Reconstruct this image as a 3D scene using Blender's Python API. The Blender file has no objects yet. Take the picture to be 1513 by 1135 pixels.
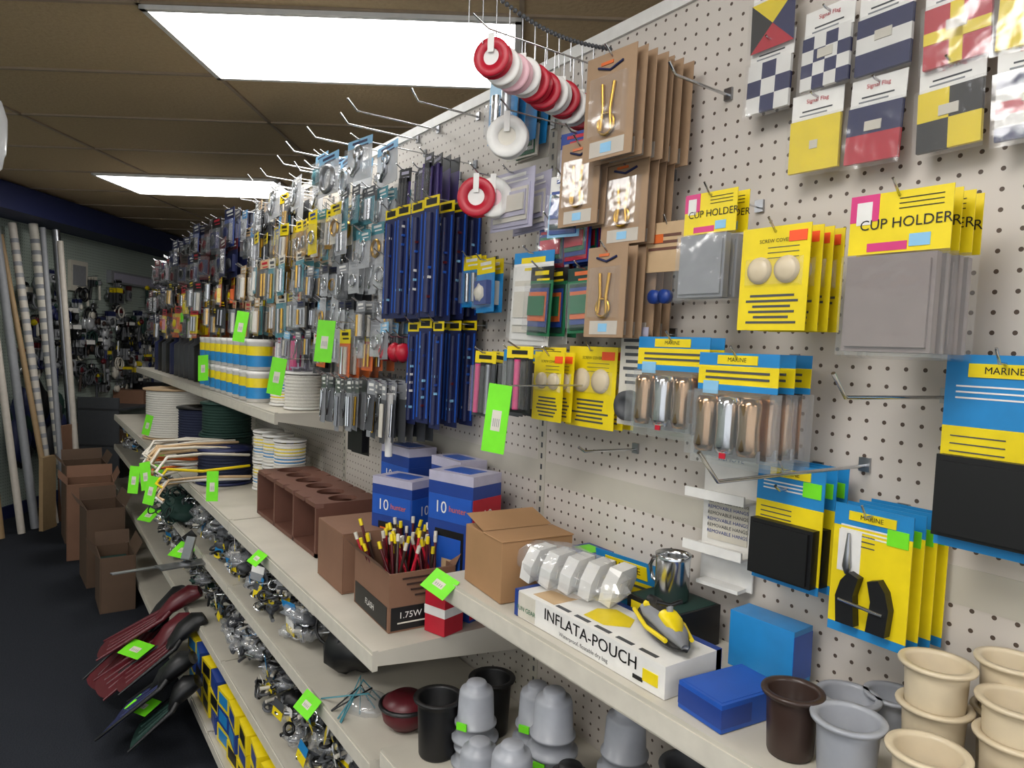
import bpy, math, random
from mathutils import Vector, Matrix
random.seed(7)
rnd=random.random
def ru(a,b): return a+(b-a)*random.random()
scn=bpy.context.scene
try:
    scn.view_settings.view_transform='Standard'
    scn.view_settings.look='None'
except Exception: pass

# ---------------- materials ----------------
def lin(h):
    h=h.lstrip('#'); o=[]
    for i in (0,2,4):
        c=int(h[i:i+2],16)/255
        o.append(c/12.92 if c<=.04045 else ((c+.055)/1.055)**2.4)
    return (*o,1)
MATS={}
def mat(name,hexc,rough=.5,metal=0,var=.12,scale=30,bump=0,spec=.5,emit=0):
    m=bpy.data.materials.new(name); m.use_nodes=True
    nt=m.node_tree; b=nt.nodes['Principled BSDF']
    tc=nt.nodes.new('ShaderNodeTexCoord'); no=nt.nodes.new('ShaderNodeTexNoise')
    no.inputs['Scale'].default_value=scale; no.inputs['Detail'].default_value=3
    nt.links.new(tc.outputs['Object'],no.inputs['Vector'])
    mx=nt.nodes.new('ShaderNodeMix'); mx.data_type='RGBA'
    c=lin(hexc); mx.inputs[6].default_value=c
    mx.inputs[7].default_value=(c[0]*(1-var*2),c[1]*(1-var*2),c[2]*(1-var*2),1)
    nt.links.new(no.outputs['Fac'],mx.inputs[0]); nt.links.new(mx.outputs[2],b.inputs['Base Color'])
    b.inputs['Roughness'].default_value=rough; b.inputs['Metallic'].default_value=metal
    b.inputs['Specular IOR Level'].default_value=spec
    if bump:
        bp=nt.nodes.new('ShaderNodeBump'); bp.inputs['Strength'].default_value=bump; bp.inputs['Distance'].default_value=.004
        nt.links.new(no.outputs['Fac'],bp.inputs['Height']); nt.links.new(bp.outputs[0],b.inputs['Normal'])
    MATS[name]=m; return m
for n,h,r,me in [('white','EDEBE6',.45,0),('offwhite','D8D2C4',.5,0),('yel','F2D814',.4,0),('blu','2488C8',.4,0),('dblue','20408F',.4,0),
 ('navy','1C2450',.5,0),('red','BE1830',.4,0),('dred','5A141E',.4,0),('mag','DA3A80',.4,0),('neon','78E824',.45,0),('black','0E0E10',.45,0),
 ('grey','8E9094',.5,0),('dgrey','4A4C50',.5,0),('pvcgrey','A0A3AA',.35,0),('browncard','A88A6C',.6,0),('tancard','CDAE86',.6,0),
 ('brass','D8A840',.3,1),('chrome','D8DADD',.18,1),('steel','A8AAAE',.35,1),('green','1E7048',.5,0),('dgreen','163830',.7,0),
 ('teal','4A8C98',.5,0),('orange','DE6C30',.4,0),('purple','4A3A78',.5,0),('lav','B8B4C8',.4,0),('cream','D8C8AA',.35,0),('brownp','3C2C26',.35,0),
 ('terra','6C4638',.6,0),('bronze','B89878',.22,1),('lightblue','8CC4E8',.4,0),('woodtan','A08560',.6,0),('cupgrey','8A7E7A',.6,0),('poster','C8C0B4',.5,0),
 ('hotor','FF5A28',.4,0),('skyblue','2A8CD0',.35,0),('royal','2358B8',.35,0),('pink','E8B8C0',.4,0),('flagblue','101A54',.5,0)]:
    mat(n,h,r,me)
mat('cardboard','A88058',.8,0,.12,12,.15); mat('cardboard2','84604A',.8,0,.12,12,.15); mat('cardboard3','5A4534',.8,0,.12,12,.15)
mat('carpet','34373E',.95,0,.35,180,.8,spec=.1)
mat('shelfpaint','CAC4B6',.45,0,.12,8)
mat('rope','E6E2D8',.8,0,.15,200,.5); mat('ropegreen','16382E',.85,0,.2,200,.5); mat('ropenavy','1C2440',.85,0,.2,200,.5)
mat('soffit','1B2450',.6,0,.1,5); mat('kick','4A443C',.6)
def clear(name,fac,gl=.15,bs=.35,gm=.45):
    m=bpy.data.materials.new(name); m.use_nodes=True; nt=m.node_tree
    for n in list(nt.nodes): nt.nodes.remove(n)
    o=nt.nodes.new('ShaderNodeOutputMaterial'); t=nt.nodes.new('ShaderNodeBsdfTransparent'); g=nt.nodes.new('ShaderNodeBsdfGlossy'); d=nt.nodes.new('ShaderNodeBsdfDiffuse')
    g.inputs['Roughness'].default_value=gl; d.inputs['Color'].default_value=(.8,.82,.85,1)
    no=nt.nodes.new('ShaderNodeTexNoise'); no.inputs['Scale'].default_value=22; tc=nt.nodes.new('ShaderNodeTexCoord')
    nt.links.new(tc.outputs['Object'],no.inputs['Vector'])
    bp=nt.nodes.new('ShaderNodeBump'); bp.inputs['Strength'].default_value=bs; bp.inputs['Distance'].default_value=.01
    nt.links.new(no.outputs['Fac'],bp.inputs['Height']); nt.links.new(bp.outputs[0],g.inputs['Normal'])
    a=nt.nodes.new('ShaderNodeMixShader'); a.inputs[0].default_value=gm; nt.links.new(d.outputs[0],a.inputs[1]); nt.links.new(g.outputs[0],a.inputs[2])
    x=nt.nodes.new('ShaderNodeMixShader'); x.inputs[0].default_value=fac
    nt.links.new(t.outputs[0],x.inputs[1]); nt.links.new(a.outputs[0],x.inputs[2]); nt.links.new(x.outputs[0],o.inputs['Surface']); MATS[name]=m
clear('clear',.15,gm=.6); clear('milky',.6); clear('bag',.32,bs=.8)
def pegmat(name,base,hole,axis,rad=.0034):
    m=bpy.data.materials.new(name); m.use_nodes=True; nt=m.node_tree; b=nt.nodes['Principled BSDF']
    tc=nt.nodes.new('ShaderNodeTexCoord'); sp=nt.nodes.new('ShaderNodeSeparateXYZ'); nt.links.new(tc.outputs['Object'],sp.inputs[0])
    def M(op,a,bv=None):
        n=nt.nodes.new('ShaderNodeMath'); n.operation=op
        if isinstance(a,float): n.inputs[0].default_value=a
        else: nt.links.new(a,n.inputs[0])
        if bv is not None:
            if isinstance(bv,float): n.inputs[1].default_value=bv
            else: nt.links.new(bv,n.inputs[1])
        return n.outputs[0]
    def cell(s): return M('SUBTRACT',M('FRACT',M('DIVIDE',s,.0254)),.5)
    u=cell(sp.outputs[axis]); v=cell(sp.outputs[2])
    d=M('SQRT',M('ADD',M('MULTIPLY',u,u),M('MULTIPLY',v,v)))
    k=M('LESS_THAN',d,rad/.0254)
    no=nt.nodes.new('ShaderNodeTexNoise'); no.inputs['Scale'].default_value=2.5; nt.links.new(tc.outputs['Object'],no.inputs['Vector'])
    c=lin(base); mv=nt.nodes.new('ShaderNodeMix'); mv.data_type='RGBA'; mv.inputs[6].default_value=c; mv.inputs[7].default_value=(c[0]*.82,c[1]*.8,c[2]*.77,1)
    nt.links.new(no.outputs['Fac'],mv.inputs[0])
    mx=nt.nodes.new('ShaderNodeMix'); mx.data_type='RGBA'; nt.links.new(k,mx.inputs[0]); nt.links.new(mv.outputs[2],mx.inputs[6]); mx.inputs[7].default_value=lin(hole)
    nt.links.new(mx.outputs[2],b.inputs['Base Color']); b.inputs['Roughness'].default_value=.5; MATS[name]=m
pegmat('pegboard','D2CBC3','52443A',1,.0030); pegmat('pegboard_green','AEBBB2','30352F',1)
cm=mat('ceiltile','C6AF8C',.9,0,.12,60,.9,spec=.1); mat('ceilbar','A4917A',.6)
def emis(name,s,col=(1,1,1,1)):
    m=bpy.data.materials.new(name); m.use_nodes=True; nt=m.node_tree; b=nt.nodes['Principled BSDF']
    b.inputs['Base Color'].default_value=(.9,.9,.9,1); b.inputs['Emission Color'].default_value=col; b.inputs['Emission Strength'].default_value=s; MATS[name]=m
emis('lightpanel',14.5,(1,.98,.95,1))

# ---------------- mesh builder ----------------
TEXT={}
def textmesh(s):
    if s in TEXT: return TEXT[s]
    cu=bpy.data.curves.new('t','FONT'); cu.body=s; cu.align_x='CENTER'; cu.align_y='CENTER'; cu.resolution_u=3
    o=bpy.data.objects.new('t',cu); bpy.context.collection.objects.link(o)
    dg=bpy.context.evaluated_depsgraph_get(); dg.update(); me=o.evaluated_get(dg).to_mesh()
    r=([v.co.copy() for v in me.vertices],[tuple(p.vertices) for p in me.polygons])
    o.evaluated_get(dg).to_mesh_clear(); bpy.data.objects.remove(o); bpy.data.curves.remove(cu)
    TEXT[s]=r; return r
Rz=lambda a:Matrix.Rotation(a,4,'Z'); Ry=lambda a:Matrix.Rotation(a,4,'Y'); Rx=lambda a:Matrix.Rotation(a,4,'X'); Tr=lambda x,y,z:Matrix.Translation((x,y,z))
class B:
    def __init__(s): s.v=[];s.f=[];s.mi=[];s.sm=[];s.m=[];s.T=Matrix()
    def add(s,vs,fs,mt,smooth=False):
        if mt not in s.m: s.m.append(mt)
        k=s.m.index(mt); n=len(s.v); T=s.T
        s.v+= [T@Vector(v) for v in vs]
        for f in fs: s.f.append(tuple(n+i for i in f)); s.mi.append(k); s.sm.append(smooth)
    def box(s,x0,x1,y0,y1,z0,z1,mt,top=None):
        vs=[(x0,y0,z0),(x1,y0,z0),(x1,y1,z0),(x0,y1,z0),(x0,y0,z1),(x1,y0,z1),(x1,y1,z1),(x0,y1,z1)]
        s.add(vs,[(0,3,2,1),(4,5,6,7),(0,1,5,4),(1,2,6,5),(2,3,7,6),(3,0,4,7)],mt)
    def cb(s,x0,x1,y0,y1,z0,z1,mt='clear'):   # open-backed blister
        i=min(.003,(y1-y0)*.05)
        vs=[(x0,y0+i,z0+i),(x1,y0,z0),(x1,y1,z0),(x0,y1-i,z0+i),(x0,y0+i,z1-i),(x1,y0,z1),(x1,y1,z1),(x0,y1-i,z1-i)]
        s.add(vs,[(0,3,2,1),(4,5,6,7),(0,1,5,4),(2,3,7,6),(3,0,4,7)],mt)
    def tube(s,pts,r,mt,n=8,caps=True,r2=None):
        pts=[Vector(p) for p in pts]; vs=[];fs=[]
        for i,p in enumerate(pts):
            a=pts[max(i-1,0)]; b=pts[min(i+1,len(pts)-1)]; d=(b-a).normalized()
            up=Vector((0,0,1)) if abs(d.z)<.9 else Vector((1,0,0))
            e=d.cross(up).normalized(); g=e.cross(d)
            rr=r if r2 is None else r+(r2-r)*i/(len(pts)-1)
            for k in range(n):
                t=2*math.pi*k/n; vs.append(p+e*rr*math.cos(t)+g*rr*math.sin(t))
        for i in range(len(pts)-1):
            for k in range(n): fs.append((i*n+k,i*n+(k+1)%n,(i+1)*n+(k+1)%n,(i+1)*n+k))
        s.add(vs,fs,mt,True)
        if caps:
            s.add(vs[:n],[tuple(range(n))],mt); s.add(vs[-n:],[tuple(range(n))[::-1]],mt)
    def lathe(s,prof,mt,n=28,smooth=True):
        vs=[];fs=[]
        for r,z in prof:
            for k in range(n):
                t=2*math.pi*k/n; vs.append((r*math.cos(t),r*math.sin(t),z))
        for i in range(len(prof)-1):
            for k in range(n): fs.append((i*n+k,i*n+(k+1)%n,(i+1)*n+(k+1)%n,(i+1)*n+k))
        s.add(vs,fs,mt,smooth)
    def torus(s,R,r,mt,n=20,m=8):
        s.lathe([(R+r*math.cos(2*math.pi*k/m),r*math.sin(2*math.pi*k/m)) for k in range(m+1)],mt,n)
    def blob(s,rx,ry,rz,mt,n=14,noise=.0):
        vs=[];fs=[];K=8
        for i in range(K+1):
            a=math.pi*i/K
            for k in range(n):
                t=2*math.pi*k/n; q=1+ru(-noise,noise)
                vs.append((rx*q*math.sin(a)*math.cos(t),ry*q*math.sin(a)*math.sin(t),rz*q*math.cos(a)))
        for i in range(K):
            for k in range(n): fs.append((i*n+k,(i+1)*n+k,(i+1)*n+(k+1)%n,i*n+(k+1)%n))
        s.add(vs,fs,mt,True)
    def poly(s,pts,mt): s.add(pts,[tuple(range(len(pts)))],mt)
    def prism(s,pts,z0,z1,mt):
        n=len(pts); vs=[(x,y,z0) for x,y in pts]+[(x,y,z1) for x,y in pts]
        s.add(vs,[tuple(range(n))[::-1],tuple(range(n,2*n))]+[(i,(i+1)%n,n+(i+1)%n,n+i) for i in range(n)],mt)
    def text(s,st,size,mt,y=0,z=0,x=-.0024,sx=1):
        vs,fs=textmesh(st); s.add([(x,y-v.x*size*sx,z+v.y*size) for v in vs],fs,mt)
    def at(s,x,y,z,yaw=0,tilt=0,roll=0): s.T=Tr(x,y,z)@Rz(yaw)@Ry(tilt)@Rx(roll); return s
    def card(s,w,h,bands,t=.0015,lines=None,z=0):
        z0=z
        for mt,fr in bands:
            s.box(-t,0,-w/2,w/2,z0-h*fr,z0,mt); z0-=h*fr
        if lines:
            mt,za,zb,n=lines
            for i in range(n):
                zz=z-h*(za+(zb-za)*(i+.5)/n); L=w*ru(.5,.85)/2; th=abs(h*(zb-za)/n*.22)
                s.box(-t-.0006,-t,-L,L,zz-th,zz+th,mt)
    def hook(s,y,z,L=.2,up=.02,r=.0018):
        s.T=Matrix()
        s.box(-.0055,-.0012,y-.008,y+.008,z-.008,z+.012,'steel')
        s.tube([(-.004,y,z),(-L*.9,y,z+.003),(-L,y,z+up)],r,'chrome',6)
    def obj(s,name,bevel=0,loc=None,mw=None):
        me=bpy.data.meshes.new(name); me.from_pydata([tuple(v) for v in s.v],[],s.f)
        for k in s.m: me.materials.append(MATS[k])
        me.polygons.foreach_set('material_index',s.mi); me.polygons.foreach_set('use_smooth',s.sm); me.update()
        o=bpy.data.objects.new(name,me); bpy.context.collection.objects.link(o)
        if mw is not None: o.matrix_world=mw
        if bevel:
            b=o.modifiers.new('bevel','BEVEL'); b.width=bevel; b.segments=2; b.limit_method='ANGLE'
        return o

# ---------------- camera ----------------
th=math.radians(34.7); p=math.atan(57/1050); r=0.035
R=Vector((math.cos(th),-math.sin(th),0)); Fh=Vector((math.sin(th),math.cos(th),0)); U=Vector((0,0,1))
F=(Fh*math.cos(p)-U*math.sin(p)); Up=(U*math.cos(p)+Fh*math.sin(p))
xc=R*math.cos(r)+Up*math.sin(r); yc=-R*math.sin(r)+Up*math.cos(r); C=Vector((-1,0,1.5))
cam=bpy.data.objects.new('camera',bpy.data.cameras.new('camera')); bpy.context.collection.objects.link(cam)
cam.matrix_world=Matrix(((xc.x,yc.x,-F.x,C.x),(xc.y,yc.y,-F.y,C.y),(xc.z,yc.z,-F.z,C.z),(0,0,0,1)))
cam.data.lens=36*1050/1513; cam.data.clip_start=.02; scn.camera=cam
RM=Tr(-1,0,0)@Rz(-th)

# ---------------- room ----------------
CZ=2.53
b=B(); b.box(-4.1,4.6,-3.5,10.1,-.1,0,'carpet'); b.obj('floor',mw=RM)
lights=[(-1.23,2.32),(-2.83,4.76),(-1.23,-.12),(.9,.4),(-3.2,1.2),(1.9,2.9),(-1.2,-2.5),(1.2,-1.6),(-3.2,-1.2)]
b=B(); b.box(-4.1,4.6,-3.5,10.1,CZ+.02,CZ+.1,'ceiltile')
y=2.32-.61*9
while y<10:
    b.box(-4.1,4.6,y-.008,y+.008,CZ+.012,CZ+.02,'ceilbar')
    off=-1.23 if y<4.7 else -2.83
    x=off-1.22*3
    while x<4.5:
        if x>-4: b.box(x-.008,x+.008,y,y+.61,CZ+.012,CZ+.02,'ceilbar')
        x+=1.22
    y+=.61
b.obj('ceiling',mw=RM)
for lx,ly in lights:
    b=B(); b.box(lx+.02,lx+1.20,ly+.02,ly+.59,CZ+.0,CZ+.019,'lightpanel')
    for q in [(lx,lx+1.22,ly,ly+.02),(lx,lx+1.22,ly+.59,ly+.61),(lx,lx+.02,ly,ly+.61),(lx+1.20,lx+1.22,ly,ly+.61)]: b.box(*q,CZ-.002,CZ+.019,'white')
    b.obj('ceiling_light_panel',mw=RM)
b=B(); b.box(-4.1,-3.95,-3.5,10.1,0,CZ,'pegboard_green'); b.obj('wall_left',mw=RM)
b=B(); b.box(-3.95,4.5,10,10.1,0,CZ,'pegboard_green'); b.obj('wall_back',mw=RM)
b=B(); b.box(4.5,4.6,-3.5,10.1,0,CZ,'offwhite'); b.obj('wall_far',mw=RM)
b=B(); b.box(-3.95,-3.6,-3.4,9.99,2.34,CZ,'soffit'); b.obj('trim_1',mw=RM)
b=B(); b.box(-3.95,-3.93,-3.4,9.99,0,.1,'soffit'); b.obj('baseboard_left',mw=RM)

# ---------------- gondola ----------------
TOP=2.15; Y0=-.8; YE=6.19
b=B(); b.box(0,.02,Y0,YE,0,TOP-.02,'pegboard')
b.box(-.006,.026,Y0,YE,TOP-.02,TOP+.006,'white')
b.box(-.001,0,Y0,YE,1.185,1.235,'shelfpaint')
for ys in [1.31+1.22*k for k in range(-1,5)]:
    b.box(-.002,0,ys-.014,ys+.014,.1,TOP-.02,'shelfpaint')
    z=.3
    while z<TOP-.05:
        b.box(-.0025,-.0015,ys-.003,ys+.003,z,z+.012,'dgrey'); z+=.0254
b.obj('wall_right')
b=B(); b.box(-.42,-.006,1.31,YE,0,.09,'kick'); b.box(-.38,-.006,Y0,1.31,0,.09,'kick'); b.obj('baseboard_right')
def shelf(y0,y1,z,dep,th=.028):
    b=B(); g=.004
    b.box(-dep,-.008,y0+g,y1-g,z-.008,z,'shelfpaint')
    b.box(-dep-.012,-dep,y0+g,y1-g,z-th-.012,z+.003,'shelfpaint')
    b.box(-dep-.014,-dep-.012,y0+g,y1-g,z-th-.008,z-.004,'offwhite')
    for yy in (y0+g,y1-g-.004):
        b.add([(-.008,yy,z-.008),(-dep,yy,z-.008),(-dep,yy,z-.03),(-.008,yy,z-.075),(-.008,yy+.004,z-.008),(-dep,yy+.004,z-.008),(-dep,yy+.004,z-.03),(-.008,yy+.004,z-.075)],
              [(0,1,2,3),(7,6,5,4),(0,4,5,1),(1,5,6,2),(2,6,7,3),(3,7,4,0)],'shelfpaint')
    b.obj('display_shelf')
for a,c in ((.09,1.31),(Y0,.09)): shelf(a,c,1.007,.265)
shelf(Y0,1.31,.66,.38); shelf(Y0,1.31,.33,.38); shelf(Y0,1.31,.13,.4)
for k in range(4):
    a=1.31+1.22*k; shelf(a,a+1.22,.864,.40); shelf(a,a+1.22,.635,.40); shelf(a,a+1.22,.37,.42); shelf(a,a+1.22,.13,.46)
    if k>0: shelf(a,a+1.22,1.23,.25)

# ---------------- signal flags ----------------
def flagpack(y,z,kind,w=.077):
    b=B(); b.hook(y,z+.105,.05,.005)
    b.at(-.03,y,z+.115,ru(-.05,.15),.03,ru(-.04,.04))
    b.card(w+.002,.038,[('white',1)])
    b.text('Signal Flag',.0085,'red',z=-.012); b.box(-.0022,-.0015,-w*.3,w*.3,-.027,-.025,'dgrey'); b.box(-.0022,-.0015,-w*.2,w*.35,-.033,-.031,'grey')
    z1=-.040; s=w
    def q(u0,u1,v0,v1,m,e=0): b.box(-.006-e,-.0,s*(.5-u1),s*(.5-u0),z1-s*v1,z1-s*v0,m)
    if kind=='N':
        for i in range(4):
            for j in range(4): q(i/4,i/4+.25,j/4,j/4+.25,'flagblue' if (i+j)%2==0 else 'white')
    elif kind=='X':
        for i in range(3):
            for j in range(3): q(i/3,(i+1)/3,j/3,(j+1)/3,'flagblue' if (i+j)%2==1 else 'white')
    elif kind=='J': q(0,1,0,.33,'flagblue');q(0,1,.33,.62,'white');q(0,1,.62,1,'flagblue')
    elif kind=='R': q(0,1,0,1,'red');q(.4,.6,0,1,'yel',.0008);q(0,1,.4,.6,'yel',.0008)
    elif kind=='Q': q(0,1,0,1,'yel'); q(.42,.58,.42,.58,'offwhite',.001)
    elif kind=='E': q(0,1,0,.5,'flagblue');q(0,1,.5,1,'red')
    elif kind=='L': q(0,.5,0,.5,'yel');q(.5,1,0,.5,'black');q(0,.5,.5,1,'black');q(.5,1,.5,1,'yel')
    elif kind=='C': q(0,1,0,.2,'flagblue');q(0,1,.2,.4,'white');q(0,1,.4,.6,'red');q(0,1,.6,.8,'white');q(0,1,.8,1,'flagblue')
    elif kind=='Z':
        a=[(-.006,s/2,z1),(-.006,-s/2,z1),(-.006,-s/2,z1-s),(-.006,s/2,z1-s)]; c=(-.006,0,z1-s/2)
        for i,m in enumerate(['yel','flagblue','red','black']): b.poly([a[i],a[(i+1)%4],c],m)
    if rnd()<.6: b.box(-.0075,-.006,-.012,.012,z1-s*.45,z1-s*.28,'offwhite')
    b.add([(-.0085,-s/2-.004,z1-s-.008),(-.0085,s/2+.004,z1-s-.008),(-.0085,s/2+.004,z1+.003),(-.0085,-s/2-.004,z1+.003)],[(0,3,2,1)],'clear')
    b.obj('signal_flag_pack')
for a in [(.715,1.978,'Z'),(.62,1.895,'N'),(.535,1.893,'J'),(.445,1.875,'R'),(.355,1.872,'Q'),(.715,1.883,'X'),(.632,1.775,'Q'),(.54,1.772,'E'),(.447,1.77,'L'),(.355,1.765,'C'),(.26,1.76,'J'),(.26,1.87,'N')]:
    flagpack(*a)

# ---------------- cup holder packs ----------------
def cupholder(y,zt,w,hh,hp,n,x0,pad,nm='cup_holder_pack'):
    b=B(); b.hook(y,zt-.008,x0+.02,.02)
    for i in range(n):
        x=-(x0-i*.024) ; b.at(x,y+ru(-.003,.003),zt,ru(.0,.08),.03)
        b.card(w,hh,[('yel',1)]); 
        b.box(-.002,-.0015,w*.2,w*.5,-hh*.45,0,'mag') ; b.box(-.0023,-.002,w*.27,w*.43,-hh*.5,-hh*.12,'white')
        b.text('CUP HOLDER',hh*.24,'black',y=-w*.06,z=-hh*.52)
        b.box(-.002,-.0015,-w*.1,w*.3,-hh*.96,-hh*.82,'mag')
        for q in range(3): b.box(-.0022,-.0016,-w*.42,w*.0,-hh*(.12+.08*q)-.001,-hh*(.12+.08*q),'black')
        b.box(-.0024,-.0016,-w*.32,-w*.12,-hh*.92,-hh*.72,'lightblue')
        b.box(-.014,-.002,-w*.44,w*.44,-hh-hp,-hh-.004,pad)
        b.box(-.018,-.014,-w*.40,w*.40,-hh-hp*.95,-hh-.012,pad)
        b.cb(-.020,.0,-w*.5,w*.5,-hh-hp-.008,-hh)
    b.obj(nm)
cupholder(.745,1.748,.098,.064,.10,2,.12,'grey')
cupholder(.44,1.697,.117,.072,.118,4,.15,'cupgrey')
b=B(); b.hook(.865,1.712,.1); b.at(-.09,.865,1.72,.1,.02); b.card(.085,.085,[('tancard',1)],lines=('terra',.2,.6,3)); b.box(-.0022,-.0015,.005,.032,-.035,-.02,'orange')
b.cb(-.001,0,-.04,.04,-.14,-.085)
for q in(-.012,.012):
    b.T=Tr(-.1,.865+q,1.592)@Ry(math.pi/2); b.lathe([(0,-.006),(.012,-.006),(.012,.006),(0,.006)],'dblue',16)
b.obj('snap_fastener_card')
def yelcard(y,zt,w,h,n,x0,tag='hotor'):
    b=B(); b.hook(y,zt-.01,x0+.02)
    for i in range(n):
        b.at(-(x0-i*.022),y-i*.002,zt,ru(.02,.1),.03)
        b.card(w,h,[('yel',1)],lines=('dgrey',.64,.95,6))
        b.text('SCREW COVER',h*.05,'black',z=-h*.14)
        for k in range(3): b.box(-.0022,-.0015,-w*.35,w*.1,-h*(.2+.05*k)-.001,-h*(.2+.05*k),'dgrey')
        b.box(-.0026,-.0015,-w*.45,-w*.2,-h*.16,-h*.06,tag)
        T=b.T.copy()
        for q in (-.2,.2):
            b.T=T@Tr(-.004,q*w,-h*.42)@Ry(-math.pi/2); b.lathe([(0,.006),(w*.1,.005),(w*.17,.002),(w*.18,-.002)],'cream',20)
        b.T=T; b.cb(-.007,-.0015,-w*.42,w*.42,-h*.58,-h*.3)
    b.obj('yellow_blister_card')
yelcard(.605,1.675,.105,.142,4,.15); yelcard(1.03,1.503,.13,.155,3,.1); yelcard(1.10,1.49,.09,.135,2,.15)
def steelpack(y,zt,w,h,n,x0):
    b=B(); b.hook(y,zt-.01,x0+.02)
    for i in range(n):
        b.at(-(x0-i*.035),y-i*.002,zt,ru(-.02,.06),.03)
        hh=h*.36
        b.card(w,hh,[('blu',.34),('yel',.50),('blu',.16)],lines=None)
        b.box(-.003,-.0015,-w*.25,w*.25,-hh*.3,-hh*.06,'yel'); b.text('MARINE',hh*.16,'black',z=-hh*.18,x=-.0034)
        for k in range(2): b.box(-.0025,-.0015,-w*.4,w*.4,-hh*(.5+.16*k)-.002,-hh*(.5+.16*k)+.0015,'dgrey')
        b.box(-.003,-.0015,w*.22,w*.42,-hh*1.1,-hh*.9+.008,'lightblue')
        T=b.T.copy()
        b.box(-.002,-.001,-w*.42,w*.42,-h*.97,-hh,'bronze')
        for q,m in ((-.27,'bronze'),(0,'chrome'),(.27,'bronze')):
            b.T=T@Tr(-.016,q*w,-h*.68); b.lathe([(.001,-h*.27),(.014,-h*.26),(.017,-h*.2),(.015,0),(.017,h*.2),(.014,h*.26),(.001,h*.27)],m,16)
        b.T=T@Tr(-.012,0,-h*.93); b.box(-.006,.0,-w*.4,w*.4,-.008,.008,'steel')
        b.T=T; b.cb(-.032,.001,-w*.48,w*.48,-h*1.0,-hh); b.box(-.0010,.0,-w*.55,w*.55,-h*1.08,-hh,'clear')
        b.box(-.034,-.032,-.012,-.002,-h*.98,-h*.93,'red')
    b.obj('stainless_hardware_pack')
steelpack(.81,1.523,.15,.155,2,.12); steelpack(.665,1.50,.135,.155,3,.14)
b=B(); b.hook(.92,1.53,.12); b.at(-.1,.92,1.54,.1,.02); b.card(.06,.175,[('lav',.1),('offwhite',.9)],lines=('dgrey',.1,.6,7))
T=b.T.copy(); b.T=T@Tr(-.012,0,-.14)@Ry(-math.pi/2); b.lathe([(0,.004),(.012,.004),(.014,.008),(.026,.006),(.028,-.008)],'dgrey',20); b.obj('round_vent_pack')
def seapack(nm,y,zt,w,h,split,n,x0,kind='pad'):
    b=B(); b.hook(y,zt-.012,x0+.03)
    for i in range(n):
        b.at(-(x0-i*.023),y-i*.004,zt,ru(-.02,.05),.02)
        b.card(w,h,[('blu',.16),('blu',split-.16-.13),('yel',.13+.12),('yel',1-split-.12-.07),('blu',.07)])
        b.box(-.003,-.0015,-w*.3,w*.3,-h*.115,-h*.045,'yel'); b.text('MARINE',h*.05,'black',z=-h*.08,x=-.0036)
        for k in range(3): b.box(-.0022,-.0015,-w*.4,w*.4,-h*(.16+.03*k)-.0015,-h*(.16+.03*k)+.0005,'white')
        for k in range(3): b.box(-.0022,-.0015,-w*.05,w*.42,-h*(split-.08+.04*k)-.001,-h*(split-.08+.04*k)+.0005,'dgrey')
        if kind=='pad':
            b.box(-.018,-.002,-w*.47,w*.47,-h*.94,-h*(split+.02),'black')
            b.box(-.022,-.018,-w*.42,w*.42,-h*.92,-h*(split+.05),'black')
        else:
            b.box(-.0024,-.0015,w*.12,w*.42,-h*.52,-h*.2,'white')
            T=b.T.copy(); b.T=T@Tr(-.006,w*.27,-h*.36); b.lathe([(.002,-.03),(.006,-.02),(.004,0),(.002,.025)],'steel',10)
            b.T=T@Tr(0,0,-h*.7)@Ry(-math.pi/2)
            for sgn in (-1,1):
                pts=[(-.035,sgn*.008),(-.035,sgn*.033),(.0,sgn*.036),(.022,sgn*.03),(.035,sgn*.02),(.030,sgn*.006),(.005,sgn*.012)]
                if sgn<0: pts=pts[::-1]
                b.prism(pts,.002,.016,'black')
            b.T=T@Tr(-.018,0,-h*.74); b.tube([(0,-.03,0),(0,.03,.004)],.0025,'chrome',6)
            b.T=T; 
        b.box(-.003,-.0015,-w*.46,-w*.2,-h*.24,-h*.12,'neon')
    b.obj(nm)
seapack('black_pad_pack',.345,1.508,.125,.23,.50,2,.08)
seapack('black_pad_pack',.615,1.34,.11,.18,.46,3,.07)
seapack('boarding_clip_pack',.485,1.302,.105,.175,.3,4,.08,'clip')
for y,z,L,u in [(.543,1.345,.36,.04),(.439,1.452,.27,.03),(1.004,1.304,.15,.012),(.62,1.30,.1,.01),(3.0,2.12,.25,.03),(2.816,2.11,.25,.03),(2.19,2.115,.28,.03),(2.4,2.115,.28,.03),(1.99,2.115,.25,.03),(1.86,2.115,.28,.03),(2.6,2.115,.25,.03),(2.3,2.05,.25,.02),(2.7,2.04,.25,.02),(2.5,2.08,.22,.03),(1.64,2.10,.2,.03),(3.2,2.08,.25,.03),(.82,1.94,.15,.02)]:
    b=B(); b.hook(y,z,L,u,.0026); b.obj('pegboard_hook')
b=B(); b.at(-.012,.765,1.345,.1,0); w=.1
b.box(-.004,0,-w/2,w/2,-.24,0,'white')
for zz in (-.085,-.175):
    b.box(-.05,0,-w/2-.006,w/2+.006,zz-.004,zz,'white'); b.box(-.052,-.048,-w/2-.006,w/2+.006,zz-.004,zz+.012,'white')
for zz in (-.005,-.020): b.text('TRACKSIDE' if zz>-.01 else 'REMOVE',.013,'dblue',z=zz-.004,x=-.0048)
b.box(-.006,-.004,-w*.38,w*.38,-.165,-.092,'offwhite')
for k in range(6): b.text('REMOVABLE HANGS',.0085,'dblue' if k%2 else 'dgrey',z=-.099-.0105*k,x=-.0068)
b.box(-.03,0,-w/2+.01,w/2-.01,-.24,-.234,'white')
b.obj('white_display_bracket')

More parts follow.
